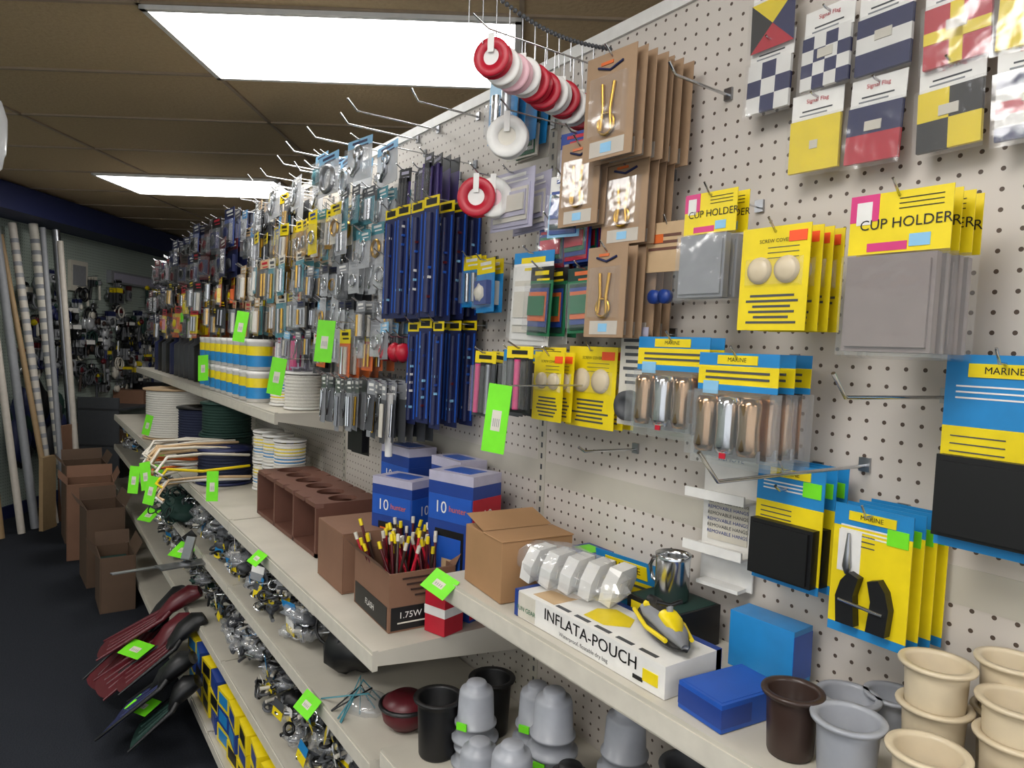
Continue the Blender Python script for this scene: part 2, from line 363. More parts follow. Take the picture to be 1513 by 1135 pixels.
# ---------------- brown brass-clasp cards ----------------
def browncards(y,zt,w,h,n,x0,dx=.022):
    b=B(); b.hook(y,zt-.012,x0+.02)
    for i in range(n):
        b.at(-(x0-i*dx),y+ru(-.003,.003),zt,ru(0,.12),.03); b.card(w,h,[('browncard',1)])
        T=b.T.copy()
        b.box(-.0022,-.0015,-w*.35,w*.35,-h*.97,-h*.82,'poster'); b.box(-.0028,-.0022,-w*.1,w*.12,-h*.94,-h*.85,'lightblue')
        b.tube([(-.003,w*.25,-h*.12),(-.003,0,-h*.17),(-.003,-w*.25,-h*.12)],.0022,'navy',6); b.box(-.003,-.0015,-w*.05,w*.2,-h*.11,-h*.08,'orange')
        for q in (-.12,.12):
            b.tube([(-.005,q*w,-h*.3),(-.006,q*w*.6,-h*.55),(-.006,q*w*.9,-h*.74)],.0035,'brass',8)
        b.T=T@Tr(-.006,0,-h*.68)@Ry(math.pi/2); b.torus(w*.16,.003,'brass',14,6)
        b.T=T; 
        if i<2: b.cb(-.012,-.0015,-w*.36,w*.36,-h*.8,-h*.22)
    b.obj('brass_hardware_card')
browncards(.93,2.005,.115,.18,7,.17); browncards(1.03,1.88,.1,.155,3,.15); browncards(.94,1.835,.105,.15,4,.12); browncards(.945,1.68,.1,.16,6,.15)
# ---------------- tape rolls ----------------
def roll(b,x,y,z,r,m1,m2,yaw=.75):
    b.T=Tr(x,y,z)@Rz(yaw)@Ry(-math.pi/2)
    b.lathe([(.3*r,-.011),(r*.92,-.011),(r,-.009),(r,-.006),(r*.86,-.005),(r*.86,.005),(r,.006),(r,.009),(r*.92,.011),(.45*r,.011),(.45*r,.006),(.3*r,.006)],m1,28)
    b.lathe([(0,.0075),(.44*r,.0075)],m2,20); b.lathe([(0,-.0112),(.4*r,-.0112)],m2,20)
    b.box(r*.2,r*1.15,-.006,.006,-.0005+.0115,.0125,'white')
b=B(); b.hook(1.115,2.065,.34,.02)
cols=['red','white','pink','white','red','red','white','red','white','red','white','red']
for i,c in enumerate(cols):
    x=-.295+i*.0235; zc=2.018-.007*abs(math.sin(i*2.2))-i*.005; roll(b,x,1.115,zc,.035,c,'white' if c!='white' else 'offwhite',.6+.15*math.sin(i*3))
    b.T=Matrix(); b.tube([(x,1.115,2.067),(x,1.115,zc)],.001,'steel',5)
b.obj('flagging_tape_rolls')
b=B(); b.hook(1.31,1.86,.22); roll(b,-.2,1.31,1.812,.042,'red','white'); b.T=Matrix(); b.tube([(-.2,1.31,1.86),(-.2,1.31,1.83)],.001,'steel',5); roll(b,-.17,1.29,1.812,.042,'white','pink'); b.obj('flagging_tape_rolls')
b=B(); b.hook(1.2,1.965,.22); roll(b,-.2,1.2,1.914,.042,'white','offwhite'); b.T=Matrix(); b.tube([(-.2,1.2,1.966),(-.2,1.2,1.93)],.001,'steel',5); b.obj('flagging_tape_rolls')
b=B()
for i in range(38):
    t=i/37; b.T=Tr(-.36+.35*t,1.12,2.16-.05*t-.03*math.sin(math.pi*t)); b.blob(.0045,.0045,.0045,'dgrey',8)
for i in range(12):
    t=(i+.5)/12; b.T=Matrix(); x=-.36+.35*t; b.tube([(x,1.12,2.155-.05*t-.03*math.sin(math.pi*t)),(x,1.118,2.04)],.0011,'steel',5)
b.obj('ball_chain')

# ---------------- generic packs ----------------
def item(b,kind,w,h,pal):
    T=b.T.copy()
    if kind=='ring':
        b.T=T@Tr(-.006,0,-h*.62)@Ry(math.pi/2); b.torus(w*.3,w*.06,random.choice(['chrome','brass','steel']),14,6)
    elif kind=='bar':
        for q in (-.2,.15): b.tube([(-.006,q*w,-h*.35),(-.006,q*w,-h*.9)],w*.1,random.choice(['chrome','brass','steel','offwhite']),8)
    elif kind=='hookk':
        b.tube([(-.006,0,-h*.35),(-.007,0,-h*.7),(-.007,w*.2,-h*.85),(-.007,w*.32,-h*.68)],w*.06,'chrome',6)
        b.T=T@Tr(-.006,0,-h*.35)@Ry(math.pi/2); b.torus(w*.14,w*.04,'chrome',12,6)
    elif kind=='lump':
        c=random.choice(pal)
        b.box(-.016,-.0015,-w*.34,w*.34,-h*.86,-h*.42,c)
        b.T=T@Tr(-.014,w*.05,-h*.64); b.blob(.010,w*.28,h*.16,random.choice(pal),10,.15)
    elif kind=='fold':
        for q in range(4): b.box(-.004-.003*q,-.0015,-w*(.42-.02*q),w*(.42-.03*q),-h*(.95-.08*q),-h*(.25+.06*q),pal[q%len(pal)])
    elif kind=='pen':
        for q in (-.25,0,.25): b.tube([(-.006,q*w,-h*.2),(-.006,q*w,-h*.95)],w*.09,random.choice(pal),8)
    b.T=T
def packs(nm,y0,y1,rows,w,h,n,L,cards,pal,kinds,hd=.28,step=None,jit=.01,clearc=True):
    b=B(); step=step or w*1.15
    for z in rows:
        y=y0+w/2
        while y<y1:
            yy=y+ru(-jit,jit); zz=z+ru(-jit,jit); LL=L*ru(.8,1.1); b.hook(yy,zz-.006,LL+.03,.015)
            c=random.choice(cards); kd=random.choice(kinds); ww=w*ru(.85,1.05); hh=h*ru(.85,1.1); nn=random.randint(max(2,n-2),n)
            for i in range(nn):
                b.at(-LL+i*(LL-.04)/nn,yy,zz,ru(-.12,.2),.03,ru(-.06,.06))
                b.card(ww,hh,[(c[0],hd),(c[1],1-hd)])
                if i<2:
                    b.box(-.0022,-.0015,-ww*.3,ww*.3,-hh*.12,-hh*.06,c[2]); b.box(-.0022,-.0015,-ww*.35,ww*.2,-hh*.2,-hh*.17,c[2])
                    item(b,kd,ww,hh,pal)
                    if clearc and i==0: b.cb(-.02,-.0015,-ww*.42,ww*.42,-hh*.95,-hh*(hd+.03))
            y+=step
    return b.obj(nm)
packs('small_blister_packs',1.40,1.62,[1.71],.075,.12,2,.08,[('blu','yel','black'),('yel','blu','white')],['black','dblue','offwhite'],['lump','bar'])
packs('white_cloth_packs',1.13,1.31,[1.692],.15,.19,4,.15,[('blu','white','yel')],['white','offwhite'],['fold'],hd=.12)
packs('clear_bag_packs',1.17,1.36,[1.86],.17,.135,4,.16,[('lav','lav','white')],['lav','offwhite'],['fold'],hd=.1)
packs('plastic_tag_packs',1.05,1.17,[1.83,1.925],.09,.12,3,.14,[('dblue','lav','red'),('white','lightblue','dblue')],['dblue','dgreen','lav'],['fold','pen'])
packs('repair_cloth_packs',1.00,1.19,[1.66],.085,.145,4,.13,[('black','green','yel'),('green','dblue','orange'),('dgreen','green','orange')],['dgreen','dblue','orange','green'],['fold'],hd=.2)
packs('repair_cloth_packs',1.03,1.2,[1.775],.085,.1,3,.1,[('navy','green','yel'),('green','dblue','red')],['red','dblue','green'],['fold'],hd=.2)
packs('blue_hardware_packs',1.25,1.40,[2.085],.12,.14,4,.16,[('lightblue','blu','white')],['lightblue','offwhite'],['lump','bar'],hd=.4)
packs('dock_line_packs',1.26,1.42,[2.00],.1,.1,3,.08,[('dgreen','offwhite','navy')],['green','white'],['fold'])
packs('black_strap_packs',1.08,1.30,[1.492],.075,.15,4,.2,[('yel','black','black'),('blu','dgrey','yel'),('yel','dgrey','black')],['black','steel','dgrey','black','mag'],['bar','pen','hookk'],hd=.18)
def longpacks(y0,y1,zt,h,cnt,n,L):
    b=B(); w=(y1-y0)/cnt
    for c in range(cnt):
        y=y0+w*(c+.5); b.hook(y,zt-.006,L+.03)
        for i in range(n):
            b.at(-L+i*L/n,y+ru(-.003,.003),zt+ru(-.006,.006),ru(-.05,.12),.02); ww=w*.86
            b.card(ww,h,[('yel',.09),('navy',.91)])
            b.box(-.0024,-.0015,-ww*.35,ww*.35,-h*.07,-h*.02,'black')
            for q in (-.38,.38): b.box(-.0024,-.0015,ww*q-.003,ww*q+.003,-h*.95,-h*.12,'royal')
            b.tube([(-.005,0,-h*.14),(-.005,0,-h*.96)],ww*.13,'navy',8)
            for k in range(9):
                if rnd()<.8: b.box(-.0095,-.0015,-ww*ru(.05,.2),ww*ru(.05,.2),-h*(.18+.08*k)-.006,-h*(.18+.08*k),random.choice(['royal','lightblue','dred','dblue','white']))
    b.obj('long_navy_packs')
longpacks(1.545,1.86,1.86,.30,4,4,.16); longpacks(1.54,1.74,1.555,.27,3,3,.14)
packs('purple_packs',1.62,1.80,[1.975],.06,.12,4,.14,[('black','purple','lav'),('purple','black','white')],['purple','black'],['pen'])
packs('shackle_blister_packs',1.90,2.9,[2.09],.13,.13,3,.2,[('milky','milky','white'),('lightblue','milky','navy')],['chrome','white','teal'],['ring','hookk','lump'],hd=.2,step=.19,jit=.03)
packs('teal_hardware_packs',1.88,2.42,[1.95,1.84],.075,.11,4,.16,[('teal','milky','white'),('dgrey','teal','white'),('lightblue','milky','navy'),('milky','grey','navy')],['teal','chrome','dgrey'],['ring','hookk','lump','bar'],jit=.025)
packs('yellow_hardware_packs',2.15,2.9,[1.93],.075,.15,5,.18,[('yel','offwhite','black'),('yel','yel','dblue'),('yel','brass','black')],['brass','yel'],['ring','bar'],hd=.3)
packs('chrome_hardware_packs',1.80,2.75,[1.74,1.63,1.54],.065,.11,5,.16,[('milky','milky','grey'),('dgrey','milky','navy'),('grey','dgrey','white'),('lightblue','grey','white')],['chrome','steel','dgrey'],['ring','hookk','bar'],step=.088,jit=.025)
packs('brass_hardware_packs',2.55,3.5,[1.81,1.66],.08,.16,5,.2,[('tancard','brass','white'),('offwhite','teal','dgrey'),('yel','grey','black'),('tancard','dgrey','red')],['brass','offwhite'],['bar'],hd=.22)
packs('fastener_blister_packs',2.75,3.4,[2.06,1.96],.09,.15,5,.18,[('tancard','dgrey','black'),('dgrey','grey','navy'),('yel','dgrey','black'),('dgrey','black','white'),('blu','milky','white')],['chrome','steel','brass'],['ring','bar','hookk'],step=.13,jit=.03)
packs('winch_part_packs',3.5,4.9,[2.08,1.93],.13,.17,5,.22,[('dred','navy','white'),('navy','dblue','white'),('black','dgrey','red'),('navy','black','white'),('brownp','dred','black')],['navy','dred','dgrey','black'],['lump'],jit=.03)
packs('fishing_lure_packs',3.55,4.9,[1.77,1.64],.12,.15,4,.25,[('yel','orange','red'),('red','yel','black'),('black','dgrey','red'),('black','dgrey','yel')],['red','orange','yel','black'],['lump','bar'],jit=.03)
packs('mixed_marine_packs',4.95,6.05,[2.0,1.8,1.62],.13,.15,4,.2,[('dred','dgrey','white'),('navy','dgrey','white'),('black','black','yel'),('dgrey','black','red')],['black','dgrey','dred'],['lump','bar'],jit=.02)
packs('brush_packs',2.6,3.0,[1.50],.07,.13,4,.15,[('dgrey','lav','mag'),('white','grey','blu'),('lav','lav','red')],['mag','lav','white'],['pen'],jit=.015)
packs('fuse_packs',1.95,2.5,[1.53],.065,.14,4,.16,[('yel','yel','black'),('yel','orange','black'),('white','dgrey','red')],['brass','black'],['bar','lump'],step=.11,jit=.01)
packs('snap_hook_packs',1.72,2.33,[1.39],.04,.15,7,.2,[('grey','dgrey','white'),('steel','grey','white')],['dgrey'],['hookk','bar'],jit=.006,clearc=False)
b=B()
for y in (1.75,1.80,1.86):
    b.hook(y,1.51,.18)
    for i in range(3):
        b.T=Tr(-.15+.05*i,y,1.47); b.blob(.022,.022,.026,'dred' if i%2 else 'red',12,.08); b.T=Matrix(); b.tube([(-.15+.05*i,y,1.512),(-.15+.05*i,y,1.49)],.0015,'black',5)
b.obj('red_float_balls')
b=B(); b.hook(1.74,1.36,.2); b.T=Matrix(); b.tube([(-.19,1.74,1.36),(-.188,1.745,1.3),(-.185,1.75,1.19)],.010,'white',10); b.obj('white_handle_brush')
b=B(); b.hook(2.05,1.3,.16); b.at(-.14,2.05,1.31,.1,0); b.card(.11,.16,[('yel',.25),('black',.75)]); b.box(-.02,-.002,-.045,.045,-.15,-.045,'black'); b.obj('black_gear_pack')

# ---------------- drink holder cups ----------------
def cup(b,x,y,z,m,R=.045,H=.092,inv=False,tilt=0,roll=0):
    b.T=Tr(x,y,z)@Rz(ru(0,6))@Ry(tilt)@(Matrix.Rotation(math.pi,4,'X')@Tr(0,0,-H) if inv else Matrix())
    r=R*.83
    if inv:
        b.lathe([(0,0),(r*.5,0),(r*.55,.003),(r*.57,.012),(r*.84,.014),(r*.92,.022),(r,H*.68),(r*1.13,H*.69),(r*1.13,H*.73),(r*1.02,H*.74),(r*1.04,H-.008),(R*1.05,H-.006),(R*1.05,H),(r*.95,H)],m,36)
    else:
        b.lathe([(0,0),(r*.86,0),(r*.9,.004),(r,H*.86),(r*1.0,H-.006),(R,H-.005),(R+.001,H-.002),(R,H),(r*.99,H),(r*.95,H-.004),(r*.86,.008),(0,.007)],m,36)
def cups(nm,lst):
    b=B()
    for c in lst: cup(b,*c)
    b.obj(nm)
Z=1.008
cups('brown_drink_holder',[(-.215,.500,Z,'brownp',.037,.080)])
cups('grey_drink_holder',[(-.215,.428,Z,'pvcgrey',.041,.078)]); cups('grey_drink_holder',[(-.105,.490,Z,'pvcgrey',.040,.05)]); cups('grey_drink_holder',[(-.05,.460,Z,'pvcgrey',.036,.05)])
cups('cream_drink_holder',[(-.205,.345,Z,'cream',.041,.078)]); cups('cream_drink_holder',[(-.19,.262,Z,'cream',.041,.062)])
cups('cream_drink_holder_stack',[(-.105,.385,Z,'cream',.041,.085),(-.105,.385,Z+.05,'cream',.041,.085)])
cups('cream_drink_holder_stack',[(-.105,.300,Z,'cream',.041,.085),(-.105,.300,Z+.04,'cream',.041,.085)])
cups('cream_drink_holder_stack',[(-.045,.345-.015,Z,'cream',.038,.085),(-.045,.330,Z+.06,'cream',.038,.085)])
cups('cream_drink_holder_stack',[(-.08,.21,Z,'cream',.041,.085),(-.08,.21,Z+.05,'cream',.041,.085)])
Z2=.661
for y,x,m,n,inv in [(1.235,-.30,'black',1,0),(1.17,-.25,'pvcgrey',2,1),(1.10,-.15,'pvcgrey',2,1),(1.06,-.31,'pvcgrey',1,1),(1.25,-.16,'black',1,0),(.985,-.20,'pvcgrey',3,1),(.95,-.315,'pvcgrey',2,1),(.85,-.27,'black',2,1),(.75,-.23,'black',2,1),(.87,-.13,'pvcgrey',3,1),(.74,-.11,'dgrey',2,0),(.62,-.2,'dgrey',2,0),(.50,-.2,'pvcgrey',2,0),(.38,-.2,'pvcgrey',1,0)]:
    b=B(); R_=.045
    for k in range(n): cup(b,x,y,Z2+k*.05,m,R_*(1.12 if not inv else 1),.12 if not inv else .115,bool(inv))
    if m=='pvcgrey' :
        b.at(x-.041,y-.016,Z2+.05+.04*(n>1),.5); b.box(-.004,0,-.011,.011,-.006,.008,'neon')
    b.obj({'black':'black_drink_holder','pvcgrey':'grey_drink_holder_stack','dgrey':'dark_drink_holder'}[m])

# ---------------- boxes on near shelf ----------------
Z=1.008
b=B(); b.box(-.255,-.135,.672,1.04,Z,Z+.048,'white'); b.T=Tr(-.255,.85,Z+.024)
b.text('INFLATA-POUCH',.028,'black',y=-.01,z=.006,x=-.0008,sx=1.05); b.text('INFLATA-POUCH',.028,'black',y=-.0106,z=.0062,x=-.0009,sx=1.05); b.text('Waterproof, floatable dry bag',.010,'dgrey',y=.0,z=-.014,x=-.0008)
b.box(-.001,0,.13,.185,-.022,.022,'offwhite'); b.text('FUN GEAR',.012,'green',y=.155,z=-.006,x=-.0018); b.box(-.0012,0,-.165,-.135,-.012,.006,'yel'); b.box(-.0012,0,-.135,-.115,-.016,-.010,'black')
b.T=Matrix()
b.add([(-.230,.83,Z+.0485),(-.20,.80,Z+.0485),(-.17,.82,Z+.0485),(-.165,.87,Z+.0485),(-.19,.89,Z+.0485),(-.230,.88,Z+.0485)],[(0,1,2,3,4,5)],'yel'); b.box(-.245,-.18,.94,1.0,Z+.048,Z+.0486,'tancard')
for k in range(5): b.box(-.246,-.238,.70+.05*k,.735+.05*k,Z+.048,Z+.0486,'dgrey')
b.box(-.146,-.134,.672,1.04,Z+.001,Z+.0487,'dblue'); b.box(-.2565,-.134,1.030,1.0405,Z+.0004,Z+.0487,'dblue')
b.obj('inflatable_pouch_box')
b=B(); b.T=Tr(-.2,.605,Z)@Rz(-.1); b.box(-.055,.065,-.04,.04,0,.038,'royal'); b.box(-.0555,.0,-.0405,.0405,.006,.032,'dblue'); b.box(-.05,.06,-.035,.035,.038,.0386,'royal'); b.obj('blue_flat_box',.001)
b=B(); b.T=Tr(-.045,.65,Z)@Rz(.05); b.box(-.03,.02,-.055,.055,0,.088,'skyblue'); b.box(-.0305,.0205,-.0555,-.0545,.01,.08,'royal'); b.obj('blue_carton',.001)
def loft(b,S,m,n=12):
    vs=[];fs=[]
    for x,w,z0,z1 in S:
        for k in range(n):
            t=2*math.pi*k/n; vs.append((x,w*math.cos(t),(z0+z1)/2+(z1-z0)/2*math.sin(t)))
    for i in range(len(S)-1):
        for k in range(n): fs.append((i*n+k,i*n+(k+1)%n,(i+1)*n+(k+1)%n,(i+1)*n+k))
    fs.append(tuple(range(n))); fs.append(tuple(range((len(S)-1)*n,len(S)*n))[::-1]); b.add(vs,fs,m,True)
b=B(); b.T=Tr(-.180,.745,Z+.05)@Rz(-math.pi/2-.45)@Matrix.Scale(.92,4)
S=[(-.085,.018,.010,.022),(-.06,.030,.001,.026),(0,.033,.0,.028),(.04,.028,.001,.024),(.07,.016,.004,.018),(.092,.002,.012,.015)]
loft(b,S,'black'); loft(b,[(-.08,.017,.014,.030),(-.04,.027,.012,.040),(.0,.026,.012,.044),(.05,.02,.012,.038),(.086,.006,.012,.022)],'grey')
loft(b,[(-.075,.008,.026,.046),(-.04,.012,.028,.052),(.0,.010,.028,.048)],'black'); loft(b,[(.01,.017,.03,.052),(.035,.017,.026,.050),(.06,.010,.02,.034)],'yel'); loft(b,[(-.078,.012,.02,.036),(-.055,.018,.02,.042),(-.035,.014,.02,.04)],'yel')
b.tube([(.012,-.022,.064),(.018,0,.060),(.012,.022,.064)],.004,'black',8); b.tube([(.02,0,.035),(.016,0,.060)],.006,'grey',8)
for sg in(-1,1): b.tube([(-.08,sg*.027,.018),(0,sg*.034,.018),(.06,sg*.022,.018)],.004,'yel',6)
b.obj('toy_jet_ski')
b=B(); b.box(-.13,-.03,.76,.88,Z,Z+.068,'black'); b.box(-.1305,-.1295,.77,.87,Z+.01,Z+.06,'yel'); b.box(-.131,-.1296,.78,.82,Z+.02,Z+.05,'white'); b.box(-.125,-.035,.765,.875,Z+.068,Z+.0685,'dgreen'); b.obj('black_gift_box',.001)
b=B(); b.T=Tr(-.085,.82,Z+.069); b.lathe([(0,0),(.026,0),(.029,.003),(.029,.07),(.031,.078),(.029,.079),(.027,.07),(.026,.006),(0,.005)],'chrome',32)
b.tube([(0,.028,.062),(.0,.045,.06),(.0,.052,.045),(.0,.046,.025),(0,.028,.018)],.004,'chrome',8); b.obj('chrome_mug')
b=B(); b.at(-.07,.95,Z+.105,.1,-.2); b.card(.15,.085,[('blu',.5),('yel',.5)]); b.box(-.003,-.0015,-.05,.05,-.035,-.008,'yel'); b.text('MARINE',.02,'black',z=-.021,x=-.0034); b.box(-.0022,-.0015,-.05,.03,-.055,-.05,'dgrey'); b.T=Matrix(); b.box(-.05,-.02,.90,1.02,Z,Z+.06,'blu'); b.obj('blue_yellow_kit')
b=B(); b.box(-.09,-.02,1.04,1.12,Z,Z+.045,'blu'); b.box(-.0905,-.0195,1.05,1.11,Z+.01,Z+.038,'yel'); b.box(-.08,-.02,1.035,1.11,Z+.046,Z+.085,'dblue'); b.box(-.081,-.019,1.04,1.09,Z+.05,Z+.08,'yel'); b.box(-.07,-.03,1.05,1.10,Z+.085,Z+.0856,'neon'); b.obj('blue_yellow_kit')
b=B()
for i in range(5):
    b.T=Tr(-.19+.012*i,1.07-.042*i,Z+.049)@Rz(.35)@Rx(.25)
    pts=[(-.04,0),(.04,0),(.046,.035),(.03,.062),(-.03,.066),(-.046,.035)]
    vs=[(x,-.012,z+.004) for x,z in pts]+[(x*.92,.012,z*.96+.004) for x,z in pts]; n=6
    b.add(vs,[tuple(range(n)),tuple(range(n,2*n))[::-1]]+[(i2,n+i2,n+(i2+1)%n,(i2+1)%n) for i2 in range(n)],'white')
    b.box(-.02,.02,-.0135,-.0115,.02,.045,'offwhite')
b.T=Tr(-.175,.99,Z+.087); b.blob(.068,.145,.038,'bag',22,.09)
b.obj('white_scoops_in_bag',.002)
b=B(); b.T=Tr(-.165,1.165,Z)@Rz(-.10); b.box(-.08,.08,-.08,.08,0,.118,'cardboard')
b.box(-.082,.082,-.082,0,.1182,.121,'cardboard'); b.add([(-.08,.0,.1215),(.08,.0,.1215),(.08,.08,.140),(-.08,.08,.140)],[(0,1,2,3)],'cardboard'); b.obj('cardboard_carton',.002)
# ---------------- low shelf A near: boxes ----------------
ZA=.865
def openbox(b,sx,sy,h,m,flap=.07,t=.004):
    b.box(0,sx,0,sy,0,t,m); b.box(0,t,0,sy,t,h,m); b.box(sx-t,sx,0,sy,t,h,m); b.box(t,sx-t,0,t,t,h,m); b.box(t,sx-t,sy-t,sy,t,h,m)
    if flap:
        b.add([(0,0,h),(0,sy,h),(-flap*.6,sy,h+flap*.7),(-flap*.6,0,h+flap*.7)],[(0,1,2,3)],m)
        b.add([(sx,0,h),(sx,sy,h),(sx+flap*.4,sy,h+flap*.8),(sx+flap*.4,0,h+flap*.8)],[(0,1,2,3)],m)
        b.add([(0,sy,h),(sx,sy,h),(sx,sy+flap*.3,h+flap*.9),(0,sy+flap*.3,h+flap*.9)],[(0,1,2,3)],m)
b=B(); b.T=Tr(-.345,1.385,ZA)@Rz(-.05); openbox(b,.16,.22,.13,'cardboard2',.04)
b.box(-.0012,0,.01,.21,.004,.055,'black'); b.box(.005,.155,-.0012,0,.004,.055,'black'); T0=b.T.copy()
b.T=T0@Tr(.08,-.0015,.03)@Rz(math.pi/2); b.text('1.75W',.02,'white',y=.03,x=-.001,z=.006); b.box(-.001,0,-.06,.06,-.012,-.009,'offwhite')
b.T=T0@Tr(-.0015,.11,.03); b.text('FLASH',.02,'white',x=-.001)
b.T=T0@Tr(.08,-.0015,.085)@Rz(math.pi/2)
for k in range(4): b.box(-.0008,0,-.05+.006*k,.05-.01*k,.03-.013*k,.034-.013*k,'brownp')
for i in range(54):
    x,y=ru(.025,.135),ru(.025,.195); dx,dy=ru(-.035,.03),ru(-.03,.06); h=ru(.14,.19); b.T=T0
    c=random.choice(['red','dred','brownp','dred'])
    b.tube([(x,y,.05),(x+dx,y+dy,h)],.0032,c,6); b.tube([(x+dx,y+dy,h),(x+dx*1.12,y+dy*1.12,h+.016)],.0045,random.choice(['yel','yel','offwhite']),6)
b.obj('open_box_of_marker_pens')
b=B(); b.T=Tr(-.345,1.66,ZA)@Rz(-.03); openbox(b,.17,.19,.15,'cardboard2',0); b.box(.0,.17,0,.19,.150,.153,'cardboard2'); b.obj('cardboard_box',.002)
def prodbox(nm,x,y,z,sx,sy,h,yaw,side='red'):
    b=B(); b.T=Tr(x,y,z)@Rz(yaw); b.box(-sx/2,sx/2,-sy/2,sy/2,0,h*.93,'dblue'); b.box(-sx/2,sx/2,-sy/2,sy/2,h*.93,h,'lav')
    b.box(-sx/2-.0015,-sx/2,-sy*.32,sy*.32,h*.06,h*.6,'black'); b.box(-sx/2-.002,-sx/2,-sy*.27,sy*.27,h*.1,h*.55,'orange' if side!='red' else 'royal')
    b.box(-sx/2-.003,-sx/2,-sy*.1,sy*.14,h*.14,h*.4,'tancard')
    b.box(-sx/2-.0012,-sx/2,-sy*.48,sy*.48,h*.66,h*.84,'royal'); b.box(-sx*.3,sx*.3,-sy*.3,sy*.3,h,h+.0006,'royal')
    T=b.T.copy()
    b.T=T@Tr(-sx/2,0,h*.75); b.text('10',.04,'white',y=sy*.2,x=-.002); b.text('hunter',.02,'orange',y=-sy*.18,x=-.002)
    b.T=T@Tr(0,-sy/2,h*.72)@Rz(math.pi/2); b.box(-.001,0,-sx*.5,sx*.5,-h*.7,h*.12,side); b.text('10',.035,'white',x=-.002); b.box(-.0015,0,-sx*.3,sx*.3,-h*.55,-h*.2,'dgreen')
    b.obj(nm)
prodbox('boxed_lantern',-.18,1.66,ZA,.09,.14,.285,.35,'royal'); prodbox('boxed_lantern',-.085,1.83,ZA,.09,.15,.34,.1,'dblue'); prodbox('boxed_lantern',-.135,1.43,ZA,.10,.14,.335,.3); prodbox('boxed_lantern',-.065,1.58,ZA+.0,.08,.14,.34,.05)
b=B(); b.T=Tr(-.23,1.345,ZA)@Rz(.3); b.box(-.03,.03,-.03,.03,0,.09,'red'); b.box(-.0312,.0312,-.0312,.0312,.04,.06,'white'); b.obj('small_red_box',.001)
b=B(); x0,x1,y0,y1=-.30,-.10,1.98,2.60; h=.145; N=6
b.box(x0,x1,y0,y1,ZA,ZA+.012,'terra'); b.box(x1-.012,x1,y0,y1,ZA,ZA+h,'terra')
for k in range(4):
    yy=y0+(y1-y0-.012)*k/3; b.box(x0,x1,yy,yy+.012,ZA,ZA+h,'terra')
def holeplate(b,xa,xb,ya,yb,z,t,rr,m):
    cx,cy=(xa+xb)/2,(ya+yb)/2; n=32; out=[];inn=[]
    for k in range(n):
        a=2*math.pi*k/n; c,s_=math.cos(a),math.sin(a); q=min((xb-xa)/2/max(abs(c),1e-6),(yb-ya)/2/max(abs(s_),1e-6)); out.append((cx+c*q,cy+s_*q)); inn.append((cx+c*rr,cy+s_*rr))
    for zz in (z,z+t): b.add([(x,y,zz) for x,y in out+inn],[(k,(k+1)%n,n+(k+1)%n,n+k) for k in range(n)],m)
    b.add([(x,y,z) for x,y in inn]+[(x,y,z+t) for x,y in inn],[(k,(k+1)%n,n+(k+1)%n,n+k) for k in range(n)],m)
    b.add([(x,y,z) for x,y in out]+[(x,y,z+t) for x,y in out],[(k,(k+1)%n,n+(k+1)%n,n+k) for k in range(n)],m)
for k in range(N):
    ya=y0+(y1-y0)*k/N; yb=y0+(y1-y0)*(k+1)/N; holeplate(b,x0,x1,ya,yb,ZA+h,.012,.043,'terra')
b.obj('wooden_cup_rack')
def spool(nm,x,y,z,r,h,m,fl='offwhite',label=None):
    b=B(); b.T=Tr(x,y,z); b.lathe([(0,0),(r,0),(r,.008),(r*.9,.009)],fl,28); b.lathe([(r*.9,h-.009),(r,h-.008),(r,h),(r*.25,h),(r*.22,h-.02),(0,h-.02)],fl,28)
    n=max(5,int(h/.014)); pr=[]
    for k in range(n):
        for q in range(4): pr.append((r*.88+.006*math.sin(math.pi*q/4),.009+(h-.018)*(k+q/4)/n))
    b.lathe(pr,m,28)
    if label:
        b.lathe([(r*.93,h*.2),(r*.93,h*.5)],label[0],28); b.lathe([(r*.931,h*.5),(r*.931,h*.8)],label[1],28)
    b.obj(nm)
spool('rope_spool',-.21,4.75,ZA+.002,.19,.30,'rope','tancard'); 
spool('green_rope_spool',-.19,3.55,ZA+.002,.125,.165,'ropegreen','dgreen'); spool('navy_rope_spool',-.27,3.22,ZA+.002,.12,.15,'ropenavy','navy'); spool('green_rope_spool',-.19,3.55,ZA+.169,.12,.15,'ropegreen','dgreen')
spool('rope_spool',-.2,4.05,ZA+.002,.13,.25,'ropenavy','black')
for y in (2.71,2.86,3.0):
    for k in range(2): spool('labelled_line_spool',-.15,y,ZA+.002+k*.125,.062,.12,'rope','white',('blu','yel'))
spool('white_line_spool',-.12,2.66,1.233,.07,.14,'rope','white'); spool('white_line_spool',-.13,2.82,1.233,.068,.115,'rope','white',('yel','blu'))
b=B()
for y in [3.0+.115*k for k in range(9)]:
    for x in (-.19,-.08):
        for l in range(2):
            b.T=Tr(x,y,1.232+l*.13); b.lathe([(0,0),(.05,0),(.052,.11),(.054,.112),(.054,.126),(0,.127)],'white',20); b.lathe([(.0525,.015),(.0532,.06)],'blu',20); b.lathe([(.0533,.06),(.054,.098)],'yel',20)
b.obj('compound_tubs')
b=B()
for y in [4.2+.16*k for k in range(11)]:
    b.T=Tr(-.13,y,1.232); b.lathe([(0,0),(.06,0),(.06,.2),(.03,.22),(.03,.25),(0,.25)],random.choice(['dgrey','navy','dred','black','dgrey']),16)
b.obj('lubricant_bottles')
b=B()
